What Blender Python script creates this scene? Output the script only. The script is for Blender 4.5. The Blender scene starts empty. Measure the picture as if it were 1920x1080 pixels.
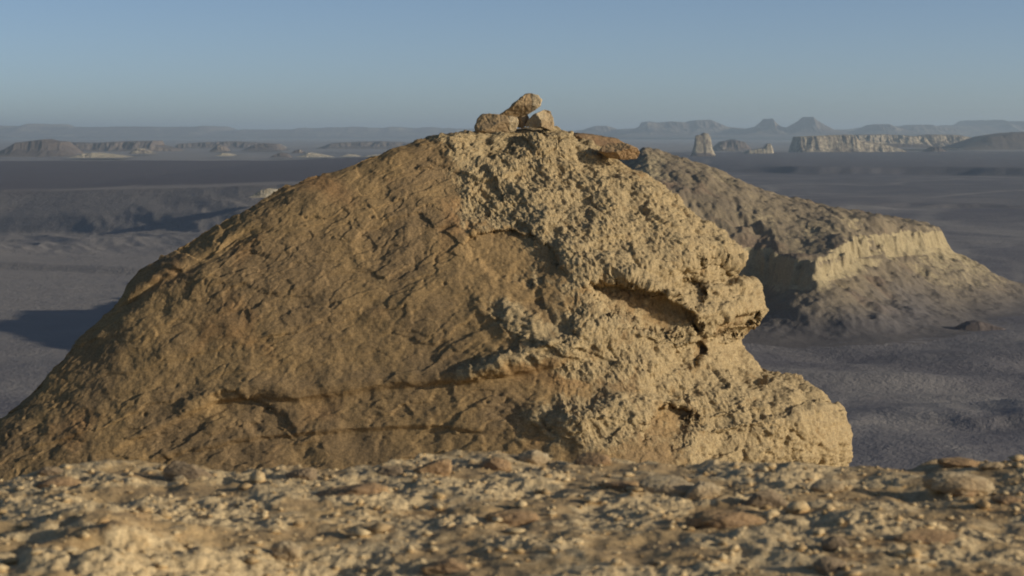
import bpy, math
import numpy as np
from mathutils import Vector

# ------------------------------------------------------------------ camera, light, exposure
S = bpy.context.scene
COL = S.collection
F = 3583.0            # focal length in pixels of the 1920 wide photograph
HOR = 246.0           # image row of the true horizon
EYE = 30.0            # eye height above the desert floor
SUN_AZ, SUN_EL = math.radians(106), math.radians(14.5)

cam_d = bpy.data.cameras.new('camera')
cam = bpy.data.objects.new('camera', cam_d)
COL.objects.link(cam)
cam.location = (0, 0, EYE)
cam.rotation_euler = (math.pi / 2, 0, 0)
cam_d.sensor_width = 36
cam_d.lens = 36 * F / 1920
cam_d.shift_y = -(540 - HOR) / 1920
cam_d.clip_start = 0.1
cam_d.clip_end = 90000
cam_d.dof.use_dof = True
cam_d.dof.focus_distance = 27.0
cam_d.dof.aperture_fstop = 4.2
S.camera = cam

w = bpy.data.worlds.new('World')
S.world = w
w.use_nodes = True
nt = w.node_tree
nt.nodes.clear()
sky = nt.nodes.new('ShaderNodeTexSky')
sky.sky_type = 'NISHITA'
sky.sun_disc = False
sky.sun_elevation = SUN_EL
sky.sun_rotation = SUN_AZ
sky.altitude = 100
sky.air_density = 0.45
sky.dust_density = 0.6
sky.ozone_density = 1.3
bg = nt.nodes.new('ShaderNodeBackground')
bg.inputs['Strength'].default_value = 0.09
wo = nt.nodes.new('ShaderNodeOutputWorld')
nt.links.new(sky.outputs[0], bg.inputs[0])
nt.links.new(bg.outputs[0], wo.inputs[0])

sd = bpy.data.lights.new('sun', 'SUN')
sd.energy = 3.6
sd.angle = math.radians(0.55)
sd.color = (1.0, 0.89, 0.74)
so = bpy.data.objects.new('sun', sd)
COL.objects.link(so)
SV = Vector((math.sin(SUN_AZ) * math.cos(SUN_EL), math.cos(SUN_AZ) * math.cos(SUN_EL), math.sin(SUN_EL)))
so.rotation_euler = SV.to_track_quat('Z', 'Y').to_euler()
so.location = SV * 200

vs = S.view_settings
S.display_settings.display_device = 'sRGB'
vs.view_transform = 'Standard'
vs.look = 'None'
vs.exposure = 0.15
vs.gamma = 1.0
vs.use_curve_mapping = False
S.render.engine = 'CYCLES'
S.cycles.filter_width = 1.9
S.cycles.use_denoising = True
S.cycles.max_bounces = 6
S.cycles.volume_bounces = 0

# ------------------------------------------------------------------ noise
_r = np.random.RandomState(7)
PERM = _r.permutation(256).astype(np.int32)
PERM = np.concatenate([PERM, PERM, PERM])
_g = _r.normal(size=(256, 3)).astype(np.float32)
GRAD = _g / np.linalg.norm(_g, axis=1, keepdims=True)
CELL = _r.rand(256, 3).astype(np.float32)


def perlin(x, y, z, seed=0):
    x = np.asarray(x, np.float32) + seed * 17.31
    y = np.asarray(y, np.float32) + seed * 5.77
    z = np.asarray(z, np.float32) - seed * 9.13
    x, y, z = np.broadcast_arrays(x, y, z)
    xi = np.floor(x); yi = np.floor(y); zi = np.floor(z)
    fx = x - xi; fy = y - yi; fz = z - zi
    X = xi.astype(np.int32) & 255; Y = yi.astype(np.int32) & 255; Z = zi.astype(np.int32) & 255
    u = fx * fx * fx * (fx * (fx * 6 - 15) + 10)
    v = fy * fy * fy * (fy * (fy * 6 - 15) + 10)
    ww = fz * fz * fz * (fz * (fz * 6 - 15) + 10)
    out = None
    for dx in (0, 1):
        A = PERM[X + dx]
        for dy in (0, 1):
            B = PERM[A + Y + dy]
            for dz in (0, 1):
                g = GRAD[PERM[B + Z + dz]]
                d = g[..., 0] * (fx - dx) + g[..., 1] * (fy - dy) + g[..., 2] * (fz - dz)
                wt = (u if dx else 1 - u) * (v if dy else 1 - v) * (ww if dz else 1 - ww)
                out = d * wt if out is None else out + d * wt
    return out * 1.6


def fbm(x, y, z, f, octv=4, seed=0, gain=0.5, lac=2.1):
    a, s, t = 1.0, 0, 0
    for i in range(octv):
        s = s + a * perlin(x * f, y * f, z * f, seed + i * 3)
        t += a
        a *= gain; f *= lac
    return s / t


def billow(x, y, z, f, octv=3, seed=0, gain=0.5, lac=2.1):
    a, s, t = 1.0, 0, 0
    for i in range(octv):
        s = s + a * np.abs(perlin(x * f, y * f, z * f, seed + i * 3))
        t += a
        a *= gain; f *= lac
    return s / t


def worley(x, y, z, seed=0, cell=False):
    """distance to the nearest and second nearest feature point"""
    x = np.asarray(x, np.float32) + seed * 3.7; y = np.asarray(y, np.float32) - seed * 8.1; z = np.asarray(z, np.float32) + seed * 1.9
    x, y, z = np.broadcast_arrays(x, y, z)
    xi = np.floor(x).astype(np.int32); yi = np.floor(y).astype(np.int32); zi = np.floor(z).astype(np.int32)
    f1 = np.full(x.shape, 9.0, np.float32); f2 = f1.copy(); cid = np.zeros(x.shape, np.float32)
    for dx in (-1, 0, 1):
        for dy in (-1, 0, 1):
            for dz in (-1, 0, 1):
                h = PERM[PERM[PERM[(xi + dx) & 255] + ((yi + dy) & 255)] + ((zi + dz) & 255)]
                c = CELL[h]
                d = (x - xi - dx - c[..., 0]) ** 2 + (y - yi - dy - c[..., 1]) ** 2 + (z - zi - dz - c[..., 2]) ** 2
                cid = np.where(d < f1, CELL[PERM[h + 11] & 255][..., 1], cid)
                f2 = np.minimum(f2, np.maximum(f1, d)); f1 = np.minimum(f1, d)
    if cell: return np.sqrt(f1), np.sqrt(f2), cid
    return np.sqrt(f1), np.sqrt(f2)


def sstep(a, b, x):
    t = np.clip((x - a) / (b - a), 0, 1)
    return t * t * (3 - 2 * t)


# ------------------------------------------------------------------ mesh helpers
def mesh_from(name, co, quads, mat, attrs=None, smooth=True, tris=None):
    me = bpy.data.meshes.new(name)
    co = np.ascontiguousarray(co, np.float32).reshape(-1, 3)
    quads = np.asarray(quads, np.int32).reshape(-1, 4)
    tris = np.zeros((0, 3), np.int32) if tris is None else np.asarray(tris, np.int32).reshape(-1, 3)
    me.vertices.add(len(co)); me.vertices.foreach_set('co', co.ravel())
    li = np.concatenate([quads.ravel(), tris.ravel()])
    tot = np.concatenate([np.full(len(quads), 4), np.full(len(tris), 3)]).astype(np.int32)
    st = np.concatenate([[0], np.cumsum(tot)[:-1]]).astype(np.int32)
    me.loops.add(len(li)); me.loops.foreach_set('vertex_index', li.astype(np.int32))
    me.polygons.add(len(tot)); me.polygons.foreach_set('loop_start', st); me.polygons.foreach_set('loop_total', tot)
    me.update(calc_edges=True)
    if smooth:
        me.polygons.foreach_set('use_smooth', np.ones(len(tot), bool))
    for k, v in (attrs or {}).items():
        a = me.attributes.new(k, 'FLOAT', 'POINT')
        a.data.foreach_set('value', np.ascontiguousarray(v, np.float32).ravel())
    me.materials.append(mat)
    me.validate()
    o = bpy.data.objects.new(name, me)
    COL.objects.link(o)
    return o


def grid_quads(nr, nc, wrap=False, off=0):
    r = np.arange(nr - 1)[:, None]
    c = np.arange(nc if wrap else nc - 1)[None, :]
    c2 = (c + 1) % nc
    a = r * nc + c; b = r * nc + c2; d = (r + 1) * nc + c2; e = (r + 1) * nc + c
    return np.stack([a, b, d, e], -1).reshape(-1, 4) + off


def grid_normals(P, wrap=False):
    if wrap:
        du = np.roll(P, -1, 1) - np.roll(P, 1, 1)
    else:
        du = np.gradient(P, axis=1)
    dv = np.gradient(P, axis=0)
    n = np.cross(du, dv)
    return n / (np.linalg.norm(n, axis=-1, keepdims=True) + 1e-9)


def tag(o, label=None, cat=None, group=None, kind=None):
    if label: o['label'] = label
    if cat: o['category'] = cat
    if group: o['group'] = group
    if kind: o['kind'] = kind
    return o


def at(px, py, Y):
    return Vector(((px - 960) / F * Y, Y, EYE - (py - HOR) / F * Y))


# ------------------------------------------------------------------ materials
def new_mat(name):
    m = bpy.data.materials.new(name)
    m.use_nodes = True
    t = m.node_tree
    b = t.nodes['Principled BSDF']
    b.inputs['Roughness'].default_value = 0.95
    b.inputs['Specular IOR Level'].default_value = 0.12
    return m, t, b


def nd(t, typ, **kw):
    n = t.nodes.new(typ)
    for k, v in kw.items():
        setattr(n, k, v)
    return n


def noise_node(t, vec, scale, detail=4, rough=0.55, dist=0.0):
    n = nd(t, 'ShaderNodeTexNoise')
    n.inputs['Scale'].default_value = scale
    n.inputs['Detail'].default_value = detail
    n.inputs['Roughness'].default_value = rough
    n.inputs['Distortion'].default_value = dist
    if vec is not None: t.links.new(vec, n.inputs['Vector'])
    return n.outputs[0]


def mixc(t, fac, a, b, blend='MIX'):
    m = nd(t, 'ShaderNodeMix', data_type='RGBA', blend_type=blend)
    for sock, val in ((m.inputs['Factor'], fac), (m.inputs['A'], a), (m.inputs['B'], b)):
        pass
    def put(sock, val):
        if hasattr(val, 'is_linked'): t.links.new(val, sock)
        elif isinstance(val, (int, float)): sock.default_value = val
        else: sock.default_value = tuple(val) + ((1,) if len(val) == 3 else ())
    put(m.inputs[0], fac); put(m.inputs[6], a); put(m.inputs[7], b)
    return m.outputs[2]


def ramp(t, val, lo, hi, a=0.0, b=1.0):
    m = nd(t, 'ShaderNodeMapRange')
    m.interpolation_type = 'SMOOTHSTEP'
    t.links.new(val, m.inputs[0])
    m.inputs[1].default_value = lo; m.inputs[2].default_value = hi
    m.inputs[3].default_value = a; m.inputs[4].default_value = b
    return m.outputs[0]


def math2(t, op, a, b):
    m = nd(t, 'ShaderNodeMath', operation=op)
    for i, v in enumerate((a, b)):
        if hasattr(v, 'is_linked'): t.links.new(v, m.inputs[i])
        else: m.inputs[i].default_value = v
    return m.outputs[0]


def bump(t, b, h, dist, strength=1.0):
    n = nd(t, 'ShaderNodeBump')
    n.inputs['Distance'].default_value = dist
    n.inputs['Strength'].default_value = strength
    t.links.new(h, n.inputs['Height'])
    t.links.new(n.outputs[0], b.inputs['Normal'])


def objvec(t, scale=None):
    c = nd(t, 'ShaderNodeTexCoord')
    if scale is None: return c.outputs['Object']
    m = nd(t, 'ShaderNodeMapping')
    m.inputs['Scale'].default_value = scale
    t.links.new(c.outputs['Object'], m.inputs['Vector'])
    return m.outputs[0]


def attr(t, name):
    a = nd(t, 'ShaderNodeAttribute', attribute_name=name)
    return a.outputs['Fac']


def rock_mat(name, pale, pale2, crust, crust2, sc=1.0, bdist=0.012, crust_attr=True, stain=(0.36, 0.17, 0.07)):
    """weathered limestone: pale crumbly stone under a brown crust, spotted at several sizes"""
    m, t, b = new_mat(name)
    v = objvec(t)
    n1 = noise_node(t, v, 1.3 * sc, 5, 0.6)
    n2 = noise_node(t, v, 9 * sc, 5, 0.65)
    n3 = noise_node(t, v, 45 * sc, 4, 0.7)
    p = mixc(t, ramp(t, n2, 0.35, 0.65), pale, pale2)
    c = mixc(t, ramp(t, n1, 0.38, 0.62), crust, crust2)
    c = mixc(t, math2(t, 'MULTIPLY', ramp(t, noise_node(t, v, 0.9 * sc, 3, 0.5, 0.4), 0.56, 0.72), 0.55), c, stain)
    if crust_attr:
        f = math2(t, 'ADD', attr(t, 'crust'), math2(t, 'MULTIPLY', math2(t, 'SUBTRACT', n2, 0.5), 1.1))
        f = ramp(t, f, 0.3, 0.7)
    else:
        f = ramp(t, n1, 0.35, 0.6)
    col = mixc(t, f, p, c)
    if name == 'hill rubble':
        col = mixc(t, attr(t, 'dusting'), col, mixc(t, n2, (0.165, 0.148, 0.132), (0.12, 0.108, 0.10)))
    spk = ramp(t, n3, 0.3, 0.7, 0.72, 1.2)
    g = nd(t, 'ShaderNodeCombineColor')
    for i in range(3): t.links.new(spk, g.inputs[i])
    col = mixc(t, 1.0, col, g.outputs[0], 'MULTIPLY')
    t.links.new(col, b.inputs['Base Color'])
    h = math2(t, 'ADD', math2(t, 'MULTIPLY', n2, 1.0), math2(t, 'MULTIPLY', n3, 0.6))
    bump(t, b, math2(t, 'MULTIPLY', h, math2(t, 'SUBTRACT', 1.0, math2(t, 'MULTIPLY', f, 0.6))), bdist / sc)
    return m


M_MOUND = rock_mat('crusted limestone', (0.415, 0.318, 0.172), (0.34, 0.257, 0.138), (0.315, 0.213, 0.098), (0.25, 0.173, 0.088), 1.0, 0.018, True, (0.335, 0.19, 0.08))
M_LEDGE = rock_mat('rubbly limestone', (0.66, 0.505, 0.275), (0.54, 0.40, 0.21), (0.48, 0.335, 0.16), (0.39, 0.275, 0.14), 2.2, 0.015, True, (0.38, 0.24, 0.11))
M_STONE_P = rock_mat('pale stone', (0.50, 0.405, 0.255), (0.42, 0.33, 0.19), (0.42, 0.31, 0.17), (0.36, 0.265, 0.15), 3.0, 0.02, False)
M_STONE_B = rock_mat('brown stone', (0.40, 0.285, 0.15), (0.36, 0.245, 0.125), (0.37, 0.235, 0.115), (0.31, 0.205, 0.11), 3.0, 0.02, False)
M_STONE_G = rock_mat('grey stone', (0.34, 0.26, 0.155), (0.27, 0.205, 0.125), (0.29, 0.21, 0.12), (0.23, 0.17, 0.105), 3.0, 0.02, False)
M_STONE_SHADED = rock_mat('reddish stone with painted shade', (0.26, 0.18, 0.10), (0.215, 0.15, 0.088), (0.235, 0.155, 0.08), (0.195, 0.13, 0.075), 3.0, 0.02, False)  # slab material, darkened to put its shade into the colour
M_STONE_M = rock_mat('two toned stone', (0.48, 0.385, 0.235), (0.42, 0.325, 0.19), (0.36, 0.255, 0.135), (0.30, 0.215, 0.12), 2.5, 0.02, True, (0.34, 0.225, 0.11))
M_HILL = rock_mat('hill rubble', (0.44, 0.355, 0.20), (0.37, 0.295, 0.165), (0.25, 0.198, 0.122), (0.20, 0.16, 0.105), 0.12, 0.02, True, (0.22, 0.14, 0.09))
M_BUTTE = rock_mat('butte rock', (0.50, 0.43, 0.29), (0.42, 0.35, 0.235), (0.15, 0.12, 0.10), (0.12, 0.10, 0.09), 0.03, 0.012, True, (0.2, 0.15, 0.1))


def plain_mat():
    m, t, b = new_mat('desert gravel and sand')
    v = objvec(t)
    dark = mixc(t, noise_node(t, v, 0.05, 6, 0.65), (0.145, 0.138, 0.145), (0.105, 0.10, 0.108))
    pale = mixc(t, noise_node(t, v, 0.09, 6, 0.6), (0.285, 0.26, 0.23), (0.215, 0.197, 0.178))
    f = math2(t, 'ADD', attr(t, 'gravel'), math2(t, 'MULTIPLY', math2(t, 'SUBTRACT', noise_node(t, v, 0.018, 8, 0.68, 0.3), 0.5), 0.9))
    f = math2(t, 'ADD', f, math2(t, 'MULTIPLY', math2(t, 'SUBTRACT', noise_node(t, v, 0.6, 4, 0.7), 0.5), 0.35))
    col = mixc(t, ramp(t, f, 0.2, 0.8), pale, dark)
    t.links.new(col, b.inputs['Base Color'])
    h = math2(t, 'ADD', noise_node(t, v, 0.35, 6, 0.7), math2(t, 'MULTIPLY', noise_node(t, v, 2.0, 3, 0.6), 0.3))
    bump(t, b, h, 0.5)
    return m


M_PLAIN = plain_mat()

# ------------------------------------------------------------------ desert floor
def plain_height(x, Y):
    z0 = np.zeros_like(x)
    h = fbm(x, Y, z0, 1 / 260., 3, 5) * 1.2 + fbm(x, Y, z0, 1 / 60., 4, 9) * 1.0 + fbm(x * 0.55, Y * 1.3, z0, 1 / 17., 3, 13) * 0.30
    nz = fbm(x, Y, z0, 1 / 120., 4, 21)
    left = sstep(60, -60, x + nz * 40)
    # terrace with a dark scarp on the left
    e = Y - (552 - (np.clip(x, -400, 0) + 105) * 0.7 + nz * 6 + fbm(x, Y, z0, 1 / 25., 4, 31) * 1.8)
    far = sstep(1330, 1180, Y + nz * 90)
    top = np.interp(x, [-300, -147, -60], [11.5, 11.7, 15.0]); bas = np.interp(x, [-170, -60], [-0.5, 3.6])
    terr = np.where(e < 0, bas * sstep(-110, -45, e) + (top - 0.7 - bas) * np.interp(e, [-52, -40, -27, 0], [0, 0.05, 0.45, 1]), top - 0.7 + 0.7 * sstep(0, 3, e))
    h = h * (1 - 0.88 * sstep(-75, -45, e) * left) + terr * left * far
    # dissected fans below the scarp
    fan = sstep(425, 470, Y) * sstep(560, 500, Y) * left
    q = x * 0.9 + Y * 0.42
    h = h + fan * (1.2 - 2.6 * billow(q * 1.0, (Y - x * 0.5) * 0.28, z0, 1 / 15., 3, 41))
    h = h + left * 1.25 * sstep(404, 407.5, Y + nz * 9 + (x + 90) * 0.6) * sstep(520, 440, Y)
    # scarp far on the right
    r = sstep(120, 190, x + nz * 40)
    e2 = Y - (1290 - (np.clip(x, 0, 600) - 250) * 0.6 + nz * 70)
    h = h + r * sstep(0, 26, e2) * 5.2 * sstep(2500, 2250, Y + nz * 60)
    e3 = Y - (760 + nz * 60 - x * 0.1)
    h = h + sstep(60, 130, x + nz * 30) * sstep(0, 10, e3) * sstep(150, 60, e3) * 1.3
    # low broken scarp and swells on the near right
    nr = sstep(20, 60, x)
    e4 = Y - (192 + nz * 10 + fbm(x, Y, z0, 1 / 9., 3, 51) * 4)
    h = h + nr * sstep(-0.6, 0.6, e4) * sstep(26, 4, e4) * (0.7 + 1.0 * perlin(x / 6., Y / 9., z0, 53))
    h = h + nr * sstep(330, 250, Y) * (2.3 * perlin(x / 42. + Y / 90., Y / 26., z0, 57) + 1.0 * perlin(x / 15. + Y / 40., Y / 9., z0, 58) + 0.12 * fbm(x * 0.6, Y, z0, 1 / 4., 3, 59))
    return h


def build_plain():
    th = np.concatenate([np.linspace(-75, -19, 60)[:-1], np.linspace(-19, 19, 900), np.linspace(19, 75, 60)[1:]])
    Ys = np.concatenate([np.geomspace(40, 150, 40)[:-1], np.geomspace(150, 1500, 620)[:-1], np.geomspace(1500, 26000, 160)])
    T, YY = np.meshgrid(np.tan(np.radians(th)), Ys)
    X = T * YY
    z0 = np.zeros_like(X)
    h = plain_height(X, YY) * sstep(40, 120, YY)
    n = fbm(X, YY, z0, 1 / 400., 4, 71)
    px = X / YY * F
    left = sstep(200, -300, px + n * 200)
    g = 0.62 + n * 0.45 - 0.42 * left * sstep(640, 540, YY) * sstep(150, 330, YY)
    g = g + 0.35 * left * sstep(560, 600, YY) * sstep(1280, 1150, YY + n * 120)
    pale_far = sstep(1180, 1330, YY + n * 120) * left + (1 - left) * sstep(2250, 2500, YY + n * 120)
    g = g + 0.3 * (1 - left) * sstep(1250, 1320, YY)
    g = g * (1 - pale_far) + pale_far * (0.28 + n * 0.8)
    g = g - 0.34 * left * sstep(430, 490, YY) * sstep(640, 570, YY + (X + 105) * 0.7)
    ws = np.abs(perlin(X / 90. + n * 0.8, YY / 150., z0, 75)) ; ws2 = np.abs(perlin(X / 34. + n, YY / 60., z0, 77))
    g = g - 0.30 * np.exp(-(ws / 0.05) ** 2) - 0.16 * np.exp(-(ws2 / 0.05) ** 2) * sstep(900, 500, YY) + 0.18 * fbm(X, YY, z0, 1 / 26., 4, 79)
    P = np.stack([X, YY, h], -1)
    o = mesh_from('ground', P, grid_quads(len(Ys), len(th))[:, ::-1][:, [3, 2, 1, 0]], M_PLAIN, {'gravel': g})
    return tag(o, 'grey brown desert floor of gravel and sand reaching to the horizon', kind='structure')


build_plain()

# ------------------------------------------------------------------ hill with the pale cliff band
def poly_sdist(x, y, poly):
    d = np.full(x.shape, 1e9, np.float32); inside = np.zeros(x.shape, bool)
    n = len(poly)
    for i in range(n):
        ax, ay = poly[i]; bx, by = poly[(i + 1) % n]
        ex, ey = bx - ax, by - ay
        t = np.clip(((x - ax) * ex + (y - ay) * ey) / (ex * ex + ey * ey), 0, 1)
        d = np.minimum(d, (x - ax - t * ex) ** 2 + (y - ay - t * ey) ** 2)
        c = ((ay > y) != (by > y)) & (x < (bx - ax) * (y - ay) / (by - ay + 1e-12) + ax)
        inside ^= c
    d = np.sqrt(d)
    return np.where(inside, d, -d)


def build_hill():
    rim = [(79, 352), (77, 346), (70, 339), (64, 331), (56, 317), (51, 304), (46, 292), (43.5, 295), (44, 309), (40, 314), (33, 312), (26, 309),
           (14, 312), (0, 300), (-14, 290), (-30, 300), (-34, 330), (-20, 372), (20, 392), (60, 384), (76, 366)]
    xs = np.concatenate([np.arange(-75, 15, 0.6), np.arange(15, 105, 0.16), np.arange(105, 125, 0.7)])
    ys = np.concatenate([np.arange(190, 280, 0.6), np.arange(280, 356, 0.16), np.arange(356, 440, 0.8)])
    X, Y = np.meshgrid(xs, ys)
    z0 = np.zeros_like(X)
    nb = fbm(X, Y, z0, 1 / 9., 4, 81)
    fl = 0.75 * billow(X, Y, z0, 1 / 9., 3, 84) + 0.25 * billow(X, Y, z0, 1 / 2.6, 3, 85)
    d = poly_sdist(X, Y, rim) + nb * 2.8 - fl * 3.4 + 0.8
    zc = np.interp(X, [-34, -14, 0, 10, 19, 24, 32, 36, 42.5, 47, 53, 58.6, 66, 72, 78, 90], [12, 16, 18, 20.5, 25.5, 28.2, 26.5, 25, 22.2, 19.8, 17.6, 16, 14.8, 13.2, 12.5, 12.3])
    yc = np.interp(X, [-34, -14, 5, 19, 40], [300, 300, 318, 348, 350])
    rimz = 11.7 - 1.5 * sstep(58, 46, X) + nb * 1.1
    cap = rimz + np.clip(zc - 11.7, 0, 99) * np.clip(1 - ((Y - yc) / 40.) ** 2, 0, 1) ** 0.9
    cap = np.minimum(cap, rimz + 0.25 + np.clip(d, 0, 99) * 0.85)
    gul = billow(X * 0.8 + Y * 0.25, Y * 0.5 - X * 0.3, z0, 1 / 6., 4, 91)
    cap = cap + (gul - 0.25) * 1.8 * sstep(1, 8, d) + fbm(X, Y, z0, 1 / 1.8, 4, 95) * 0.45
    foot = np.interp(X, [40, 46, 54, 62, 72, 80], [6.6, 7.6, 9.0, 10.1, 10.3, 9.9]) + nb * 1.5
    dd = np.clip(-d, 0, 60)
    tal = foot * np.clip(1 - dd / 25., 0, 1) ** 1.9 + fbm(X, Y, z0, 1 / 2.6, 4, 97) * 0.28 * sstep(30, 6, dd) - gul * 0.55 * sstep(0, 6, dd) * sstep(26, 10, dd)
    H = np.where(d > 0, cap, tal)
    d = d + fbm(X, Y, z0, 1 / 2.2, 3, 88) * 1.3
    k = sstep(-1.3, 0.5, d)
    H = tal * (1 - k) + cap * k
    # long spur running towards the camera behind the mound
    sx = np.interp(Y, [225, 312], [6, 7]) + nb * 0.25
    rt = np.where(X > sx, 22., 32.)
    sp = np.interp(Y, [190, 218, 234, 262, 296, 312, 325], [0, 5, 17, 23, 22.5, 16, 5]) * np.clip(1.12 - np.abs(X - sx) / rt, 0, 1) ** 1.35
    spur = sp > H
    H = np.maximum(H, sp + (fbm(X, Y, z0, 1 / 5., 5, 93, 0.6) * 1.1 - (gul - 0.25) * 1.6) * sstep(0, 6, sp))
    over = plain_height(X, Y)
    edge = sstep(33, 26, dd)
    H = np.where(dd > 0, H + over * sstep(0, 26, dd) * 1.0, H) - (1 - edge) * 2.0
    # crust on the cap, pale rock on the cliff, mixed scree below
    cr = np.where(d > 0.3, 0.86, np.where(dd < 3.8, 0.05, 0.0)) 
    cr = np.where(d > 0.3, 0.72 + nb * 0.5, np.clip(0.02 + sstep(0.3, 5, dd) * 0.8 + nb * 0.3, 0, 1))
    cr = cr + np.where((d < 0.8) & (dd < 4), 0.55 * sstep(0.1, 0.5, perlin(X / 14., Y / 14., H * 1.5, 99)), 0)
    cr = np.where(d < 0.3, cr - 0.4 * sstep(64, 76, X) * sstep(22, 6, dd), cr)
    o = mesh_from('hill', np.stack([X, Y, H], -1), grid_quads(len(ys), len(xs)), M_HILL, {'crust': cr, 'dusting': np.clip(np.where(spur, 0.8 * sstep(16, 5, H), 0) + sstep(3, 15, dd + nb * 4) * (1 - 0.65 * sstep(60, 76, X) * sstep(24, 10, dd)), 0, 1)})
    return tag(o, 'stony brown hill with a pale cliff band behind the rock mound', kind='structure')


build_hill()

# ------------------------------------------------------------------ far buttes, mesas and ranges
def butte(name, pts, base_py, Y, depth, label, cat, group=None, kind=None, cliff=0.45, crust=0.6, crust_cliff=None, seed=0, nx=200, ny=70, rough=1.0, lean=0.0):
    """flat desert hill: traced skyline as its crest, cliff above scree on every side, of its own size at its own distance"""
    pts = sorted(pts)
    pxs = [p[0] for p in pts]; pys = [p[1] for p in pts]
    x = (np.linspace(pxs[0], pxs[-1], nx) - 960) / F * Y
    T = (base_py - np.interp(np.linspace(pxs[0], pxs[-1], nx), pxs, pys)) / F * Y
    T = np.clip(T, 0, None)
    zb = EYE - (base_py - HOR) / F * Y
    v = np.linspace(-1, 1, ny)
    X, V = np.meshgrid(x, v)
    z0 = np.zeros_like(X)
    sc = max(T.max(), 4.0)
    H0 = np.broadcast_to(T, X.shape)
    n = fbm(X, V * depth, z0, 1 / (sc * 1.3), 4, seed)
    fl = billow(X, V * depth * 0.5, z0, 1 / (sc * 0.5), 3, seed + 5)
    a = np.abs(V + lean * (1 - np.abs(V))) + n * 0.16 * rough + (fl - 0.3) * 0.10 * rough
    top = sstep(0.62, 0.40, a)
    tal = np.clip((1 - a) / 0.5, 0, 1) ** 1.2
    Hh = H0 * ((1 - cliff) * np.clip(tal, 0, 1) + cliff * top) + n * 0.05 * H0
    Hh = np.where(np.abs(V) > 0.98, -0.02 * sc, Hh)
    P = np.stack([X + n * sc * 0.2, V * depth, Hh - 0.0], -1)
    c = crust + n * 0.5
    if crust_cliff is not None:
        k = sstep(0.36, 0.44, a) * sstep(0.72, 0.60, a)
        c = c * (1 - k) + k * crust_cliff
    o = mesh_from(name, P, grid_quads(ny, nx), M_BUTTE, {'crust': c})
    o.location = (0, Y, zb)
    return tag(o, label, cat, group, kind)


# skyline ranges
def ragged(pts, seed, amp):
    out = []
    for a in np.arange(pts[0][0], pts[-1][0], 4.0):
        y = np.interp(a, [p[0] for p in pts], [p[1] for p in pts])
        k = perlin(np.array([a / 38.]), np.array([0.3]), np.array([seed * 1.7]))[0] + 0.5 * perlin(np.array([a / 13.]), np.array([0.7]), np.array([seed * 2.3]))[0]
        out.append((a, y - amp * max(k, -0.2)))
    return out


LEFT_SKY = [(-700, 240), (-300, 236), (0, 238), (60, 239), (75, 238), (92, 235), (105, 238), (150, 239.5), (230, 238), (270, 237), (300, 238), (380, 238), (400, 236.5),
            (412, 239), (425, 244), (450, 245.5), (470, 243.5), (478, 243), (500, 245), (530, 244.5), (570, 241.5), (620, 239.5), (700, 239), (800, 240), (870, 241), (930, 240), (1000, 243), (1060, 247)]
butte('distant_hills', ragged(LEFT_SKY, 3, 3.6), 256, 9000, 900, 'long blue hazy ridge along the left skyline', None, None, 'structure', cliff=0.2, crust=0.7, nx=700, ny=40, seed=3, rough=0.5)
RIGHT_SKY = [(1000, 248), (1040, 246), (1085, 244.5), (1160, 243.5), (1190, 242), (1240, 240), (1345, 239), (1390, 240.5), (1420, 240), (1475, 241), (1550, 243.5), (1610, 243.5),
             (1640, 238), (1680, 238), (1750, 237.5), (1800, 235.5), (1822, 235), (1834, 232), (1840, 225.5), (1846, 232), (1862, 233.5), (1872, 229), (1920, 228), (2200, 230), (2700, 236)]
butte('distant_hills', ragged(RIGHT_SKY, 5, 2.6), 256, 8600, 900, 'long blue hazy ridge along the right skyline with a tiny horn', None, None, 'structure', cliff=0.2, crust=0.7, nx=700, ny=40, seed=8, rough=0.5)
G1 = 'hazy buttes on the skyline'
butte('butte', [(1080, 250), (1100, 242), (1112, 237.5), (1120, 236), (1135, 236.5), (1148, 240), (1162, 244), (1180, 250)], 252, 7600, 320, 'low blue domed butte on the skyline just right of the stacked stones', 'butte', G1, cliff=0.3, crust=0.7, seed=11)
butte('mesa', [(1165, 250), (1190, 243), (1203, 237), (1208, 229), (1214, 228), (1228, 230.5), (1255, 228), (1285, 230.5), (1300, 226), (1325, 225), (1340, 232), (1360, 239), (1385, 243), (1410, 250)], 252, 7300, 380, 'wide hazy mesa on the skyline with a notched square left end', 'mesa', G1, cliff=0.35, crust=0.7, seed=15, nx=240)
butte('butte', [(1385, 250), (1410, 241), (1425, 237), (1434, 230), (1440, 222.5), (1446, 230), (1456, 237), (1475, 241), (1495, 250)], 252, 7000, 320, 'small pointed butte on the skyline, left of the taller cone', 'butte', G1, cliff=0.3, crust=0.7, seed=19)
butte('butte', [(1460, 250), (1482, 241), (1496, 233), (1507, 226), (1514, 219), (1521, 226), (1535, 234), (1552, 243), (1580, 250)], 252, 6900, 320, 'tallest cone shaped butte on the skyline, above the pale cliffs', 'butte', G1, cliff=0.3, crust=0.7, seed=23)
butte('butte', [(1595, 250), (1618, 243), (1634, 235), (1646, 233), (1656, 233), (1666, 238), (1690, 244), (1710, 250)], 252, 7200, 320, 'rounded hazy butte on the skyline right of the cones', 'butte', G1, cliff=0.3, crust=0.7, seed=27)
butte('mesa', [(1665, 250), (1690, 238), (1712, 234), (1735, 234), (1748, 238), (1775, 241), (1800, 250)], 252, 7800, 320, 'low broad hazy mesa on the skyline left of the tiny horn', 'mesa', G1, cliff=0.3, crust=0.7, seed=29)

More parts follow.
